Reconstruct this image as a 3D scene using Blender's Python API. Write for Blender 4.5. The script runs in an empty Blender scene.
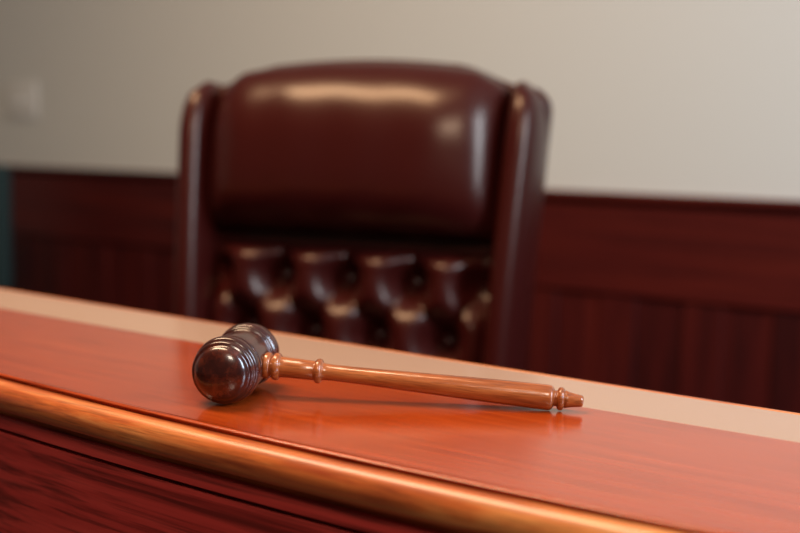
import bpy, bmesh, math, random
from mathutils import Vector, Matrix, Euler

C = bpy.context.scene.collection
SC = bpy.context.scene
PI = math.pi

# ------------------------------------------------------------------ camera
# room frame: x runs along the bench and the back wall, y from the camera to the wall, z up
CAM_Z = 0.992
BENCH_Z = 0.80
YAW, PITCH, ROLL = math.radians(35.4), math.radians(6.3), 0.020
fwd = Vector((-math.sin(YAW) * math.cos(PITCH), math.cos(YAW) * math.cos(PITCH), -math.sin(PITCH)))
rgt0 = Vector((math.cos(YAW), math.sin(YAW), 0))
up0 = rgt0.cross(fwd)
rgt = math.cos(ROLL) * rgt0 + math.sin(ROLL) * up0
upv = -math.sin(ROLL) * rgt0 + math.cos(ROLL) * up0
cd = bpy.data.cameras.new('camera')
cam = bpy.data.objects.new('camera', cd)
C.objects.link(cam)
m = Matrix((rgt, upv, -fwd)).transposed().to_4x4()
m.translation = Vector((0, 0, CAM_Z))
cam.matrix_world = m
cd.sensor_width = 36.0
cd.lens = 50.0
cd.clip_start = 0.02
cd.dof.use_dof = True
cd.dof.focus_distance = 0.80
cd.dof.aperture_fstop = 3.4
SC.camera = cam

# ------------------------------------------------------------------ world, lights, exposure
w = bpy.data.worlds.new('world')
SC.world = w
w.use_nodes = True
bg = w.node_tree.nodes['Background']
bg.inputs[0].default_value = (1.0, 0.86, 0.74, 1)
bg.inputs[1].default_value = 0.07

def area(name, loc, target, sx, sy, power, col):
    ld = bpy.data.lights.new(name, 'AREA')
    ld.shape = 'RECTANGLE'
    ld.size, ld.size_y = sx, sy
    ld.energy = power
    ld.color = col
    o = bpy.data.objects.new(name, ld)
    C.objects.link(o)
    o.location = loc
    o.rotation_euler = (Vector(target) - Vector(loc)).to_track_quat('-Z', 'Y').to_euler()
    return o

area('window_daylight', (1.15, 1.0, 1.75), (-1.2, 1.75, 1.15), 0.36, 1.2, 53, (0.64, 0.81, 1.0))
area('ceiling_light_front', (0.9, -0.8, 2.45), (-0.5, 0.6, 0.8), 0.5, 0.5, 26, (1.0, 0.86, 0.70))
area('ceiling_light_back', (-1.35, 0.55, 2.62), (-1.35, 0.75, 0), 1.5, 0.4, 58, (1.0, 0.71, 0.44))

SC.view_settings.view_transform = 'Standard'
SC.view_settings.look = 'None'
SC.view_settings.gamma = 1.0
SC.view_settings.use_curve_mapping = False
SC.view_settings.exposure = 0.0

# ------------------------------------------------------------------ helpers
def srgb(r, g, b):
    f = lambda c: (c / 255 / 12.92) if c / 255 <= 0.04045 else ((c / 255 + 0.055) / 1.055) ** 2.4
    return (f(r), f(g), f(b), 1)

def mat(name):
    M = bpy.data.materials.new(name)
    M.use_nodes = True
    nt = M.node_tree
    return M, nt, nt.nodes['Principled BSDF']

def plain(name, col, rough=0.5, metal=0.0, bump=0.0, bscale=200.0, spec=0.5):
    M, nt, b = mat(name)
    tc = nt.nodes.new('ShaderNodeTexCoord')
    n = nt.nodes.new('ShaderNodeTexNoise')
    n.inputs['Scale'].default_value = bscale
    n.inputs['Detail'].default_value = 4
    nt.links.new(tc.outputs['Object'], n.inputs['Vector'])
    mx = nt.nodes.new('ShaderNodeMixRGB')
    mx.inputs[1].default_value = tuple(c * 0.93 for c in col[:3]) + (1,)
    mx.inputs[2].default_value = tuple(min(1, c * 1.07) for c in col[:3]) + (1,)
    nt.links.new(n.outputs['Fac'], mx.inputs[0])
    nt.links.new(mx.outputs[0], b.inputs['Base Color'])
    b.inputs['Roughness'].default_value = rough
    b.inputs['Metallic'].default_value = metal
    b.inputs['Specular IOR Level'].default_value = spec
    if bump:
        bp = nt.nodes.new('ShaderNodeBump')
        bp.inputs['Strength'].default_value = bump
        bp.inputs['Distance'].default_value = 0.002
        nt.links.new(n.outputs['Fac'], bp.inputs['Height'])
        nt.links.new(bp.outputs['Normal'], b.inputs['Normal'])
    return M

def wood(name, dark, mid, light, axis='x', fine=220.0, coarse=22.0, along=2.2, rough=0.16, lines=0.5,
         figure=0.0, bump=0.08, coat=0.0, crough=0.06, spec=0.5, pos=(0.28, 0.5, 0.74)):
    """varnished wood, grain running along the given object axis"""
    M, nt, b = mat(name)
    L = nt.links.new
    tc = nt.nodes.new('ShaderNodeTexCoord')
    def mapped(al, ac):
        mp = nt.nodes.new('ShaderNodeMapping')
        s = {'x': (al, ac, ac), 'y': (ac, al, ac), 'z': (ac, ac, al)}[axis]
        mp.inputs['Scale'].default_value = s
        L(tc.outputs['Object'], mp.inputs['Vector'])
        return mp
    n1 = nt.nodes.new('ShaderNodeTexNoise')
    n1.inputs['Scale'].default_value = 1.0
    n1.inputs['Detail'].default_value = 5
    n1.inputs['Roughness'].default_value = 0.62
    n1.inputs['Distortion'].default_value = figure
    L(mapped(along, coarse).outputs[0], n1.inputs['Vector'])
    n2 = nt.nodes.new('ShaderNodeTexNoise')
    n2.inputs['Scale'].default_value = 1.0
    n2.inputs['Detail'].default_value = 3
    n2.inputs['Roughness'].default_value = 0.6
    L(mapped(along * 3.0, fine).outputs[0], n2.inputs['Vector'])
    r = nt.nodes.new('ShaderNodeValToRGB')
    e = r.color_ramp.elements
    e[0].position = pos[0]; e[0].color = dark
    e[1].position = pos[2]; e[1].color = light
    k = e.new(pos[1]); k.color = mid
    L(n1.outputs['Fac'], r.inputs['Fac'])
    r2 = nt.nodes.new('ShaderNodeValToRGB')
    r2.color_ramp.elements[0].position = 0.36
    r2.color_ramp.elements[0].color = (1 - lines, 1 - lines, 1 - lines, 1)
    r2.color_ramp.elements[1].position = 0.52
    r2.color_ramp.elements[1].color = (1, 1, 1, 1)
    L(n2.outputs['Fac'], r2.inputs['Fac'])
    mx = nt.nodes.new('ShaderNodeMixRGB')
    mx.blend_type = 'MULTIPLY'
    mx.inputs[0].default_value = 1.0
    L(r.outputs['Color'], mx.inputs[1])
    L(r2.outputs['Color'], mx.inputs[2])
    L(mx.outputs[0], b.inputs['Base Color'])
    b.inputs['Roughness'].default_value = rough
    b.inputs['Specular IOR Level'].default_value = spec
    b.inputs['Coat Weight'].default_value = coat
    b.inputs['Coat Roughness'].default_value = crough
    bp = nt.nodes.new('ShaderNodeBump')
    bp.inputs['Strength'].default_value = bump
    bp.inputs['Distance'].default_value = 0.0006
    L(n2.outputs['Fac'], bp.inputs['Height'])
    L(bp.outputs['Normal'], b.inputs['Normal'])
    return M

def obj(name, bm, material, parent=None, smooth=True, recalc=True):
    me = bpy.data.meshes.new(name)
    if recalc:
        bmesh.ops.recalc_face_normals(bm, faces=bm.faces[:])
    for f in bm.faces:
        f.smooth = smooth
    bm.to_mesh(me)
    bm.free()
    o = bpy.data.objects.new(name, me)
    C.objects.link(o)
    me.materials.append(material)
    if parent:
        o.parent = parent
    return o

def thing(name, label, cat, loc=(0, 0, 0), rotz=0.0, group=None):
    o = bpy.data.objects.new(name, None)
    o.empty_display_size = 0.05
    C.objects.link(o)
    o.location = loc
    o.rotation_euler = (0, 0, rotz)
    o['label'] = label
    o['category'] = cat
    if group:
        o['group'] = group
    return o

def struct(name, bm, m_, parent=None, smooth=False, label=None, cat=None):
    o = obj(name, bm, m_, parent, smooth)
    if parent is None:
        o['kind'] = 'structure'
        if label: o['label'] = label
        if cat: o['category'] = cat
    return o

def add_box(bm, c, s, bev=0.0, seg=2, mtx=None):
    r = bmesh.ops.create_cube(bm, size=1.0)
    vs = r['verts']
    for v in vs:
        v.co = Vector((v.co.x * s[0] + c[0], v.co.y * s[1] + c[1], v.co.z * s[2] + c[2]))
    if bev:
        es = list({e for v in vs for e in v.link_edges})
        rr = bmesh.ops.bevel(bm, geom=es, offset=bev, segments=seg, affect='EDGES', profile=0.5)
        vs = list({v for f in rr['faces'] for v in f.verts} | {v for v in vs if v.is_valid})
    if mtx is not None:
        for v in vs:
            v.co = mtx @ v.co
    return vs

def add_lathe(bm, prof, seg=48, mtx=None, cap=True):
    """profile of (s, r) turned about the local x axis; s along x"""
    rings = []
    for s, r in prof:
        ring = []
        for k in range(seg):
            a = 2 * PI * k / seg
            p = Vector((s, r * math.cos(a), r * math.sin(a)))
            ring.append(bm.verts.new(mtx @ p if mtx is not None else p))
        rings.append(ring)
    for a, b in zip(rings, rings[1:]):
        for k in range(seg):
            bm.faces.new((a[k], a[(k + 1) % seg], b[(k + 1) % seg], b[k]))
    if cap:
        bm.faces.new(rings[0][::-1])
        bm.faces.new(rings[-1])

def smooth_profile(pts, n=6):
    """Catmull-Rom through (s, r) points"""
    out = []
    P = [pts[0]] + list(pts) + [pts[-1]]
    for i in range(1, len(P) - 2):
        p0, p1, p2, p3 = P[i - 1], P[i], P[i + 1], P[i + 2]
        for k in range(n):
            t = k / n
            q = []
            for d in (0, 1):
                q.append(0.5 * (2 * p1[d] + (p2[d] - p0[d]) * t + (2 * p0[d] - 5 * p1[d] + 4 * p2[d] - p3[d]) * t * t
                                + (3 * p1[d] - p0[d] - 3 * p2[d] + p3[d]) * t ** 3))
            out.append((q[0], max(q[1], 0.0002)))
    out.append(pts[-1])
    return out

def bead(s, hw, r0, r1, n=8):
    """half-round bead on a turning"""
    return [(s - hw * math.cos(PI * k / n), r0 + (r1 - r0) * math.sin(PI * k / n)) for k in range(n + 1)]

def sweep(bm, path, section_fn, closed_section=False):
    """path: list of parameters; section_fn(p) -> list of 3D points"""
    rings = [[bm.verts.new(q) for q in section_fn(p)] for p in path]
    n = len(rings[0])
    for a, b in zip(rings, rings[1:]):
        for k in range(n if closed_section else n - 1):
            bm.faces.new((a[k], a[(k + 1) % n], b[(k + 1) % n], b[k]))
    if closed_section:
        bm.faces.new(rings[0][::-1])
        bm.faces.new(rings[-1])
    return rings

# ------------------------------------------------------------------ materials
M_wall = plain('wall_paint', srgb(199, 198, 193), 0.85, bump=0.05, bscale=300)
M_ceiling = plain('ceiling_paint', srgb(215, 210, 200), 0.9)
M_carpet = plain('carpet', srgb(70, 52, 48), 0.95, bump=0.4, bscale=500)
M_wains = wood('dark_mahogany', srgb(38, 9, 10), srgb(66, 16, 14), srgb(84, 24, 18), axis='z', fine=160, coarse=18,
               along=1.2, rough=0.5, lines=0.25, spec=0.15)
M_wains_h = wood('dark_mahogany_rail', srgb(46, 11, 11), srgb(72, 18, 15), srgb(92, 27, 19), axis='x', fine=160, coarse=18,
                 along=1.2, rough=0.45, lines=0.25, spec=0.2)
M_top = wood('red_cherry_veneer', srgb(156, 52, 14), srgb(172, 64, 18), srgb(184, 74, 24), axis='x', fine=520, coarse=130,
             along=3.0, rough=0.2, lines=0.36, bump=0.04, coat=0.6, crough=0.15)
M_nose = wood('amber_oak_nosing', srgb(146, 50, 24), srgb(206, 108, 50), srgb(234, 156, 88), axis='x', fine=500, coarse=70,
              along=5.0, rough=0.36, lines=0.35, figure=1.2, bump=0.08, coat=0.5, crough=0.28)
M_front = wood('red_oak_panel', srgb(146, 36, 32), srgb(190, 58, 52), srgb(208, 72, 64), axis='x', fine=170, coarse=90,
               along=1.1, rough=0.4, lines=0.62, figure=0.2, bump=0.25, spec=0.35)
M_tan = plain('tan_laminate', srgb(175, 142, 121), 0.22, bscale=900)
M_dark = plain('dark_reveal', srgb(22, 10, 9), 0.8)
M_gav_head = wood('dark_walnut_turning', srgb(40, 10, 6), srgb(62, 19, 10), srgb(100, 40, 22), axis='x', fine=900,
                  coarse=120, along=12, rough=0.24, lines=0.3, bump=0.08, coat=0.45, crough=0.06)
M_gav_handle = wood('brown_walnut_turning', srgb(112, 52, 22), srgb(164, 86, 40), srgb(192, 110, 56), axis='x', fine=1100,
                    coarse=160, along=14, rough=0.2, lines=0.35, bump=0.3, coat=0.5)
M_leather = plain('burgundy_leather', srgb(54, 14, 12), 0.28, bump=0.08, bscale=260, spec=0.36)
M_button = plain('leather_button', srgb(56, 16, 14), 0.35, spec=0.5)
M_nail = plain('black_metal', srgb(24, 22, 22), 0.4, 0.6)
M_plate = plain('switch_plastic', srgb(206, 204, 200), 0.5)
M_teal = plain('teal_fabric', srgb(20, 44, 48), 0.85, bump=0.3, bscale=700)

M_leather.node_tree.nodes['Principled BSDF'].inputs['Specular Tint'].default_value = (1.0, 0.82, 0.68, 1)

# ------------------------------------------------------------------ room
WALL_Y = 2.50
X0, X1, Y0 = -5.2, 3.2, -3.0
bm = bmesh.new(); add_box(bm, ((X0 + X1) / 2, (Y0 + WALL_Y) / 2, -0.05), (X1 - X0, WALL_Y - Y0, 0.10)); struct('floor', bm, M_carpet)
bm = bmesh.new(); add_box(bm, ((X0 + X1) / 2, WALL_Y + 0.06, 1.35), (X1 - X0, 0.12, 2.70)); struct('wall_back', bm, M_wall)
bm = bmesh.new(); add_box(bm, (X0 - 0.06, (Y0 + WALL_Y) / 2, 1.35), (0.12, WALL_Y - Y0, 2.70)); struct('wall_left', bm, M_wall)
bm = bmesh.new(); add_box(bm, ((X0 + X1) / 2, (Y0 + WALL_Y) / 2, 2.75), (X1 - X0, WALL_Y - Y0, 0.10)); struct('ceiling', bm, M_ceiling)

# wainscot: flat field, stiles, wide rail and a moulded cap
WZ = BENCH_Z + 0.086
bm = bmesh.new(); add_box(bm, ((X0 + X1) / 2, WALL_Y - 0.006, 0.36), (X1 - X0, 0.012, 0.60))
tr = struct('trim_1', bm, M_wains)
bm = bmesh.new()
k = 0
x = -4.95
while x < 3.0:
    add_box(bm, (x, WALL_Y - 0.0135, 0.36), (0.100, 0.009, 0.60), 0.003, 1)
    x += 0.213
struct('stile', bm, M_wains, tr)
bm = bmesh.new()
add_box(bm, ((X0 + X1) / 2, WALL_Y - 0.014, WZ - 0.135), (X1 - X0, 0.028, 0.222), 0.005, 2)
struct('trim_2', bm, M_wains_h)
bm = bmesh.new()
prof = [(0.0, 0.0), (0.046, 0.0), (0.050, -0.004), (0.050, -0.014), (0.045, -0.019), (0.036, -0.021), (0.033, -0.027), (0.0, -0.027)]
sweep(bm, [X0 + 0.01, X1 - 0.01], lambda px: [Vector((px, WALL_Y - a, WZ + b)) for a, b in prof], True)
struct('trim_3', bm, M_wains_h)
bm = bmesh.new(); add_box(bm, ((X0 + X1) / 2, WALL_Y - 0.012, 0.05), (X1 - X0, 0.024, 0.10), 0.005, 2)
struct('baseboard_back', bm, M_wains_h)

# ------------------------------------------------------------------ light switch on the wall
sw = thing('light_switch', 'pale grey multi switch plate on the wall above the panelling at far left', 'light switch', (-3.46, WALL_Y, 1.119))
bm = bmesh.new(); add_box(bm, (0, -0.004, 0), (0.184, 0.008, 0.130), 0.003, 3); obj('plate', bm, M_plate, sw)
for dx in (-0.046, 0, 0.046):
    bm = bmesh.new(); add_box(bm, (dx, -0.011, 0), (0.010, 0.012, 0.022), 0.002, 2); obj('toggle', bm, M_plate, sw)

# ------------------------------------------------------------------ judge's bench (gently bowed front)
def _ext(a, b, c, lo, hi, s_lo, s_hi):
    f = lambda x: a * x * x + b * x + c
    def g(x):
        if x < lo: return f(lo) + s_lo * (x - lo) + 0.012 * (x - lo) ** 2
        if x > hi: return f(hi) + s_hi * (x - hi)
        return f(x)
    return g
y_front = _ext(0.1178, 0.1169, 0.5580, -0.90, -0.10, -0.045, 0.04)
y_seam = _ext(0.0255, 0.0295, 0.7484, -1.30, -0.05, -0.036, 0.028)
y_back = _ext(0.0152, 0.0061, 0.8365, -1.45, -0.05, -0.036, 0.005)
BX0, BX1 = -2.60, 0.95
NX = 120
PATH = [BX0 + (BX1 - BX0) * i / NX for i in range(NX + 1)]
bench = thing('judge_bench', 'red-brown wooden judge\'s bench with amber rounded front edge and tan back strip', 'bench', (0, 0, 0))

def slab(ya, yb, z0, z1):
    def sec(px):
        a, b = ya(px), yb(px)
        return [Vector((px, a, z1)), Vector((px, b, z1)), Vector((px, b, z0)), Vector((px, a, z0))]
    return sec
T = BENCH_Z
bm = bmesh.new()
sweep(bm, PATH, slab(lambda q: y_front(q) + 0.002, lambda q: y_seam(q) - 0.0004, T - 0.030, T), True)
obj('bench_top', bm, M_top, bench, False)
bm = bmesh.new()
sweep(bm, PATH, slab(lambda q: y_seam(q) + 0.0004, lambda q: y_back(q) - 0.012, T - 0.030, T - 0.0003), True)
o = obj('back_strip', bm, M_tan, bench, False); o['label'] = 'tan strip along the back of the bench top'
# back edge band, rounded
bm = bmesh.new()
def sec_back(px):
    y = y_back(px)
    pts = [(-0.012, -0.0005)] + [(-0.006 + 0.006 * math.sin(a), -0.0065 + 0.006 * math.cos(a)) for a in [i * PI / 12 for i in range(7)]] + [(0, -0.030), (-0.012, -0.030)]
    return [Vector((px, y + a, T + b)) for a, b in pts]
sweep(bm, PATH, sec_back, True)
obj('back_edge', bm, M_nose, bench)
# overhanging lip of the top
def sec_lip(px):
    y = y_front(px)
    pts = [(0.0019, 0.0), (-0.0004, -0.0001), (-0.0016, -0.0006), (-0.0022, -0.0011), (-0.0023, -0.0014), (-0.0020, -0.0018), (-0.0006, -0.0022), (-0.0006, -0.0042), (0.0019, -0.0042)]
    return [Vector((px, y + a, T + b)) for a, b in pts]
bm = bmesh.new()
sweep(bm, PATH, sec_lip, True)
obj('top_lip', bm, M_top, bench)
# front nosing: quirk, bullnose, cove
def sec_nose(px):
    y = y_front(px)
    pts = [(0.0019, -0.0044), (-0.0012, -0.0044), (-0.0030, -0.0046), (-0.0038, -0.0036)]
    # bullnose
    cx, cz, ra, rb = -0.0075, -0.0148, 0.0118, 0.0122
    for i in range(14):
        a = math.radians(72 - i * 12.8)
        pts.append((cx - ra * math.cos(a), cz + rb * math.sin(a)))
    # cove back to the fillet
    pts += [(-0.0050, -0.0275), (-0.0030, -0.0300), (-0.0028, -0.0330), (0.002, -0.0330)]
    return [Vector((px, y + a, T + b)) for a, b in pts]
bm = bmesh.new()
sweep(bm, PATH, sec_nose, True)
obj('front_nosing', bm, M_nose, bench)
bm = bmesh.new()
def sec_fillet(px):
    y = y_front(px)
    return [Vector((px, y + a, T + b)) for a, b in ((0.012, -0.0332), (-0.0030, -0.0332), (-0.0050, -0.0340), (-0.0058, -0.0352), (-0.0058, -0.0438), (0.012, -0.0438))]
sweep(bm, PATH, sec_fillet, True)
obj('fillet', bm, M_front, bench, False)
bm = bmesh.new()
sweep(bm, PATH, slab(lambda q: y_front(q) + 0.004, lambda q: y_front(q) + 0.020, T - 0.049, T - 0.0445), True)
o = obj('shadow_gap', bm, M_dark, bench, False)
bm = bmesh.new()
sweep(bm, PATH, slab(lambda q: y_front(q) - 0.0040, lambda q: y_front(q) + 0.020, 0.0, T - 0.0478), True)
obj('front_panel', bm, M_front, bench, False)
bm = bmesh.new()
sweep(bm, PATH, slab(lambda q: y_back(q) - 0.035, lambda q: y_back(q) - 0.015, 0.0, T - 0.031), True)
obj('back_panel', bm, M_wains, bench, False)

# ------------------------------------------------------------------ gavel
HA, HB = Vector((-0.56678, 0.57489, 0)), Vector((-0.59003, 0.63327, 0))
HE = Vector((-0.37015, 0.71540, 0))
adir = (HB - HA).normalized()
Hc = (HA + HB) / 2 + Vector((0, 0, T + 0.0255))
He = HE + Vector((0, 0, T + 0.0096))
hdir = (He - Hc).normalized()
adir = (adir - hdir * adir.dot(hdir)).normalized()
hup = hdir.cross(adir)
if hup.z < 0: hup = -hup
gav = thing('gavel', 'small dark brown wooden gavel lying on the red bench top', 'gavel', (Hc.x, Hc.y, T))
def frame(xa, ya, origin):
    za = xa.cross(ya)
    mm = Matrix((xa, ya, za)).transposed().to_4x4()
    mm.translation = origin
    return mm
loc0 = Vector((0, 0, Hc.z - T))
# turned head, symmetrical about the middle
half = [(0.0, 0.0226), (0.006, 0.0226), (0.012, 0.0223), (0.0160, 0.0219)]
half += bead(0.0195, 0.0030, 0.0218, 0.0240)
half += [(0.0228, 0.0226)]
half += bead(0.0285, 0.0050, 0.0228, 0.0250)
half += [(0.0340, 0.0222), (0.0346, 0.0218)]
half += bead(0.0380, 0.0031, 0.0208, 0.0232)
for i in range(1, 13):
    a = i / 12 * PI / 2
    half.append((0.0412 + 0.0095 * math.sin(a), 0.0200 * math.cos(a) ** 0.95 if i < 12 else 0.0002))
prof = [(-s, r) for s, r in half[::-1]] + half[1:]
bm = bmesh.new()
add_lathe(bm, prof, 72)
o = obj('gavel_head', bm, M_gav_head, gav)
o.matrix_local = frame(adir, hdir.cross(adir).cross(adir) if False else -hdir, loc0)
# handle
hp = [(0.012, 0.0085), (0.0185, 0.0085)]
hp += bead(0.0236, 0.0028, 0.0084, 0.0102)
hp += [(0.0270, 0.0078)]
hp += bead(0.0304, 0.0030, 0.0080, 0.0104)
hp += [(0.0340, 0.0079), (0.038, 0.0077), (0.047, 0.0076), (0.0578, 0.0074)]
hp += bead(0.0612, 0.0027, 0.0070, 0.0095)
hp += [(0.0646, 0.0066)]
hp += smooth_profile([(0.067, 0.0063), (0.075, 0.0062), (0.100, 0.0066), (0.135, 0.0075), (0.170, 0.0084), (0.200, 0.0090), (0.220, 0.0093), (0.2305, 0.0094)], 4)
hp += [(0.2325, 0.0092), (0.2340, 0.0084), (0.2348, 0.0070), (0.2356, 0.0060), (0.2372, 0.0058)]
hp += bead(0.2402, 0.0026, 0.0060, 0.0086)
hp += [(0.2434, 0.0066), (0.2460, 0.0058), (0.2500, 0.0050), (0.2545, 0.0044), (0.2560, 0.0040), (0.2566, 0.0028), (0.2568, 0.0004)]
hp = [(q + 0.0032 * max(0.0, min(1.0, (q - 0.030) / 0.06)) if q > 0.030 else q, r) for q, r in hp]
bm = bmesh.new()
add_lathe(bm, hp, 48)
o = obj('handle', bm, M_gav_handle, gav)
o['label'] = 'lighter brown turned handle'
o.matrix_local = frame(hdir, adir, loc0)

# ------------------------------------------------------------------ leather executive chair
RECL = math.radians(6)
CH = thing('executive_chair', 'high-backed burgundy leather chair with button-tufted back behind the bench', 'chair',
           (-1.005, 1.151, 0), math.radians(15.0))
BASE_Z, BASE_Y = 0.45, 0.20
def bk(u, v, wv):
    """back coordinates: u across, v up along the back, wv forward -> chair local"""
    return Vector((u, BASE_Y + v * math.sin(RECL) - wv * math.cos(RECL), BASE_Z + v * math.cos(RECL) + wv * math.sin(RECL)))
def hwid(v):
    """outer half width of the back at height v"""
    t = max(0.0, min(1.0, v / 0.6))
    return 0.274 + 0.024 * t ** 1.2
VT = 0.642
def top_v(u):
    a = abs(u) / 0.235
    return VT + 0.022 * (1 - min(a, 1.0) ** 2.2)
# shell: outline swept with rounding
NU = 28
bm = bmesh.new()
outl = []
for i in range(24):
    v = -0.04 + (0.595 + 0.04) * i / 23
    outl.append((-hwid(v), v))
cr = 0.034
hwT = hwid(0.6)
for i in range(1, 9):
    a = i / 8 * PI / 2
    outl.append((-(hwT - cr) - cr * math.cos(a), 0.60 + cr * math.sin(a)))
for i in range(1, 24):
    u = -(hwT - cr) + 2 * (hwT - cr) * i / 24
    a = abs(u) / (hwT - cr)
    bump_ = 0.036 * (1 - max(0, min(1, (a - 0.55) / 0.45)) ** 1.0 * 1.0) if a > 0.55 else 0.034 + 0.008 * (1 - (a / 0.55) ** 2)
    sm = bump_ if a <= 0.55 else 0.034 * (0.5 + 0.5 * math.cos(PI * (a - 0.55) / 0.45))
    outl.append((u, 0.60 + cr + sm))
for i in range(7, -1, -1):
    a = i / 8 * PI / 2
    outl.append(((hwT - cr) + cr * math.cos(a), 0.60 + cr * math.sin(a)))
for i in range(22, -1, -1):
    v = -0.04 + (0.595 + 0.04) * i / 23
    outl.append((hwid(v), v))
cu, cv = 0.0, 0.3
rings = []
for inset, wv in ((0.05, -0.045), (0.018, -0.040), (0.004, -0.028), (0.0, -0.012), (0.0, 0.004), (0.006, 0.014), (0.02, 0.018)):
    ring = []
    for (u, v) in outl:
        d = math.hypot(u - cu, v - cv)
        k = 1 - inset / d
        ring.append(bm.verts.new(bk(cu + (u - cu) * k, cv + (v - cv) * k, wv)))
    rings.append(ring)
n = len(outl)
for a, b in zip(rings, rings[1:]):
    for k in range(n):
        bm.faces.new((a[k], a[(k + 1) % n], b[(k + 1) % n], b[k]))
bm.faces.new(rings[0][::-1]); bm.faces.new(rings[-1])
obj('back_shell', bm, M_leather, CH)

# side bolsters
def bolster(sgn):
    bm = bmesh.new()
    path = [i / 30 for i in range(31)]
    def sec(t):
        v = 0.0 + 0.635 * t
        hw = hwid(min(v, 0.6))
        end = 1.0
        if t > 0.86:
            q = (t - 0.86) / 0.14
            end = math.sqrt(max(0.0, 1 - q * q)) * 0.98 + 0.02
        bulge = 0.010 * math.sin(PI * min(1, t / 0.62))
        u0 = sgn * (hw - 0.0255)
        dep = (0.060 + 0.012 * math.sin(PI * t)) * (0.35 + 0.65 * end)
        wid = 0.0265 * (0.30 + 0.70 * end)
        shift = sgn * (-(0.012) * (1 - end))
        pts = []
        for k in range(20):
            a = 2 * PI * k / 20
            cx = abs(math.cos(a)) ** 0.8 * (1 if math.cos(a) >= 0 else -1)
            sx = abs(math.sin(a)) ** 0.8 * (1 if math.sin(a) >= 0 else -1)
            pts.append(bk(u0 + shift + wid * cx, v, 0.020 + dep * sx))
        return pts
    sweep(bm, path, sec, True)
    return obj('side_bolster', bm, M_leather, CH)
bolster(-1); bolster(1)

# headrest cushion
bm = bmesh.new()
NA, NB = 64, 40
HW = 0.242
def cushion(front):
    grid = []
    for i in range(NA + 1):
        row = []
        for j in range(NB + 1):
            a = -1 + 2 * i / NA
            b = -1 + 2 * j / NB
            u = HW * a
            vb, vt = 0.396, top_v(u) + 0.006 - 0.020 * max(0, abs(a) - 0.8) / 0.2
            # rounded corners
            v = vb + (vt - vb) * (b + 1) / 2
            ea = (1 - abs(a) ** 5.0) ; eb = (1 - abs(b) ** (2.3 if b > 0 else 4.0))
            th = 0.088 * (max(0, ea) ** 0.42) * (max(0, eb) ** 0.5)
            crown = 0.012 * (1 - a * a) * (1 - b * b)
            pleat = 0.0016 * math.sin(u * 60 + 0.7 * math.sin(v * 20)) * max(0, eb) * max(0, ea)
            row.append((u, v, (th + crown + pleat) if front else -0.0))
        grid.append(row)
    return grid
g = cushion(True)
vs = [[bm.verts.new(bk(u, v, 0.016 + wv)) for (u, v, wv) in row] for row in g]
for i in range(NA):
    for j in range(NB):
        bm.faces.new((vs[i][j], vs[i + 1][j], vs[i + 1][j + 1], vs[i][j + 1]))
loop = [vs[i][0] for i in range(NA + 1)] + [vs[NA][j] for j in range(1, NB + 1)] + [vs[i][NB] for i in range(NA - 1, -1, -1)] + [vs[0][j] for j in range(NB - 1, 0, -1)]
bm.faces.new(loop[::-1])
obj('headrest', bm, M_leather, CH)

# tufted panel
PU, ROW1, DV = 0.110, 0.330, 0.085
def tuft_h(u, v):
    U = u / PU
    vv = (v - ROW1) / (2 * DV)
    p, q = U + vv, U - vv
    cr_ = (abs(math.sin(PI * p)) * abs(math.sin(PI * q))) ** 0.40
    if v > ROW1:
        k = min(1, (v - ROW1) / 0.03)
        cr_ = (1 - k) * cr_ + k * abs(math.sin(PI * U)) ** 0.5
    d = 9.0
    for r in range(-1, 5):
        off = 0.0 if r % 2 == 0 else 0.5
        if r < 0: continue
        un = (round(U - off) + off) * PU
        d = min(d, math.hypot(u - un, (v - (ROW1 - DV * r)) * 0.9))
    h = (1 - math.exp(-(d / 0.028) ** 2)) * (0.55 + 0.45 * cr_)
    return h
bm = bmesh.new()
NA, NB = 150, 130
UW, V0, V1 = 0.236, 0.0, 0.380
vs = []
for i in range(NA + 1):
    col = []
    for j in range(NB + 1):
        u = -UW + 2 * UW * i / NA
        v = V0 + (V1 - V0) * j / NB
        ea = max(0, 1 - (abs(u) / UW) ** 8) ** 0.5
        eb = max(0, 1 - ((v - V1) / 0.03 + 1) ** 2) ** 0.5 if v > V1 - 0.03 else 1
        h = (0.004 + 0.058 * tuft_h(u, v)) * ea * eb
        col.append(bm.verts.new(bk(u, v, 0.014 + h)))
    vs.append(col)
for i in range(NA):
    for j in range(NB):
        bm.faces.new((vs[i][j], vs[i + 1][j], vs[i + 1][j + 1], vs[i][j + 1]))
loop = [vs[i][0] for i in range(NA + 1)] + [vs[NA][j] for j in range(1, NB + 1)] + [vs[i][NB] for i in range(NA - 1, -1, -1)] + [vs[0][j] for j in range(NB - 1, 0, -1)]
bm.faces.new(loop[::-1])
tp = obj('tufted_panel', bm, M_leather, CH)
for r in range(4):
    v = ROW1 - DV * r
    us = [-PU, 0, PU] if r % 2 == 0 else [-1.5 * PU, -0.5 * PU, 0.5 * PU, 1.5 * PU]
    for u in us:
        bm = bmesh.new()
        bmesh.ops.create_uvsphere(bm, u_segments=16, v_segments=10, radius=0.010)
        ctr = bk(u, v, 0.022)
        for q in bm.verts:
            q.co = Vector((q.co.x, q.co.y * 0.6, q.co.z)) + ctr
        obj('button', bm, M_button, tp)

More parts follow.
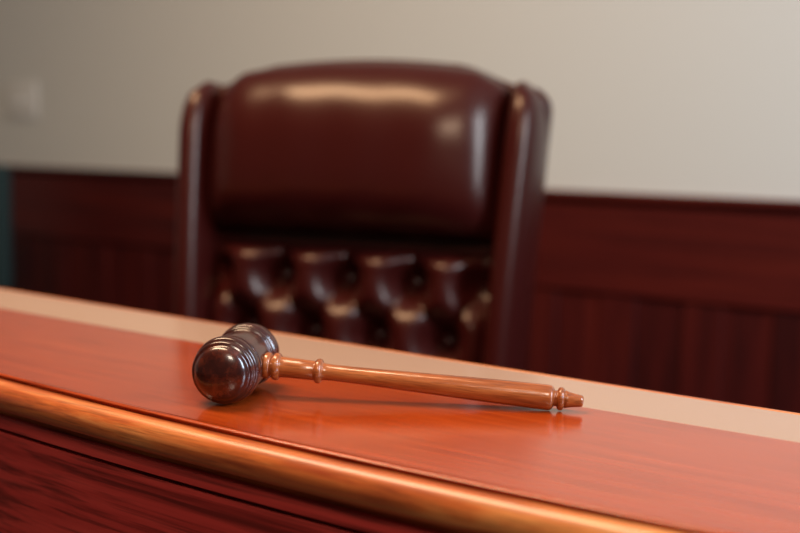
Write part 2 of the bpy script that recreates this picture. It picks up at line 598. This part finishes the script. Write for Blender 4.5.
# seat, arms, pedestal
bm = bmesh.new(); add_box(bm, (0, 0.0, 0.435), (0.50, 0.46, 0.13), 0.05, 5); obj('seat', bm, M_leather, CH)
for s in (-1, 1):
    bm = bmesh.new(); add_box(bm, (s * 0.305, 0.03, 0.60), (0.075, 0.32, 0.055), 0.025, 4)
    am = obj('armrest', bm, M_leather, CH)
    bm = bmesh.new()
    add_box(bm, (s * 0.305, -0.07, 0.498), (0.045, 0.06, 0.16), 0.012, 3)
    add_box(bm, (s * 0.275, 0.02, 0.425), (0.105, 0.24, 0.035), 0.01, 3)
    add_box(bm, (s * 0.305, 0.11, 0.498), (0.045, 0.06, 0.16), 0.012, 3)
    obj('arm_bracket', bm, M_nail, am)
rot_up = Matrix.Rotation(-PI / 2, 4, 'Y')
bm = bmesh.new(); add_lathe(bm, [(0.10, 0.035), (0.22, 0.035), (0.221, 0.025), (0.375, 0.025)], 32, rot_up); obj('pedestal', bm, M_nail, CH)
for k in range(5):
    a = 2 * PI * k / 5 + 0.3
    rm = Matrix.Rotation(a, 4, 'Z')
    bm = bmesh.new()
    def sec(t):
        r0 = 0.02 + 0.28 * t
        h = 0.05 - 0.02 * t
        wd = 0.030 - 0.008 * t
        z = 0.115 - 0.03 * t
        return [rm @ Vector((r0, y, zz)) for y, zz in ((-wd, z - h / 2), (wd, z - h / 2), (wd * 0.7, z + h / 2), (-wd * 0.7, z + h / 2))]
    sweep(bm, [i / 6 for i in range(7)], sec, True)
    lg = obj('base_leg', bm, M_nail, CH, False)
    bm = bmesh.new()
    for dy in (-0.014, 0.014):
        add_lathe(bm, [(-0.009, 0.022), (-0.006, 0.028), (0.006, 0.028), (0.009, 0.022)], 24,
                  rm @ Matrix.Translation((0.285, dy, 0.0285)) @ Matrix.Rotation(PI / 2, 4, 'Z'))
    add_lathe(bm, [(0.04, 0.007), (0.075, 0.007)], 12, rm @ Matrix.Translation((0.285, 0, 0)) @ rot_up)
    obj('caster', bm, M_nail, lg)

# ------------------------------------------------------------------ teal chair at the far left, mostly out of view
TC = thing('side_chair', 'teal fabric chair cut off by the left edge of the view, against the panelling', 'chair',
           (-3.34, 1.98, 0), math.radians(3))
bm = bmesh.new(); add_box(bm, (0, 0.20, 0.69), (0.46, 0.06, 0.42), 0.028, 5); obj('backrest', bm, M_teal, TC)
bm = bmesh.new(); add_box(bm, (0, -0.03, 0.44), (0.46, 0.46, 0.08), 0.03, 4); obj('seat', bm, M_teal, TC)
for sx in (-1, 1):
    for sy in (-1, 1):
        bm = bmesh.new()
        add_box(bm, (sx * 0.19, -0.03 + sy * 0.19, 0.205), (0.03, 0.03, 0.41), 0.005, 2)
        obj('leg', bm, M_nail, TC)
for sx in (-1, 1):
    bm = bmesh.new(); add_box(bm, (sx * 0.15, 0.215, 0.48), (0.03, 0.02, 0.16), 0.004, 2); obj('back_post', bm, M_nail, TC)
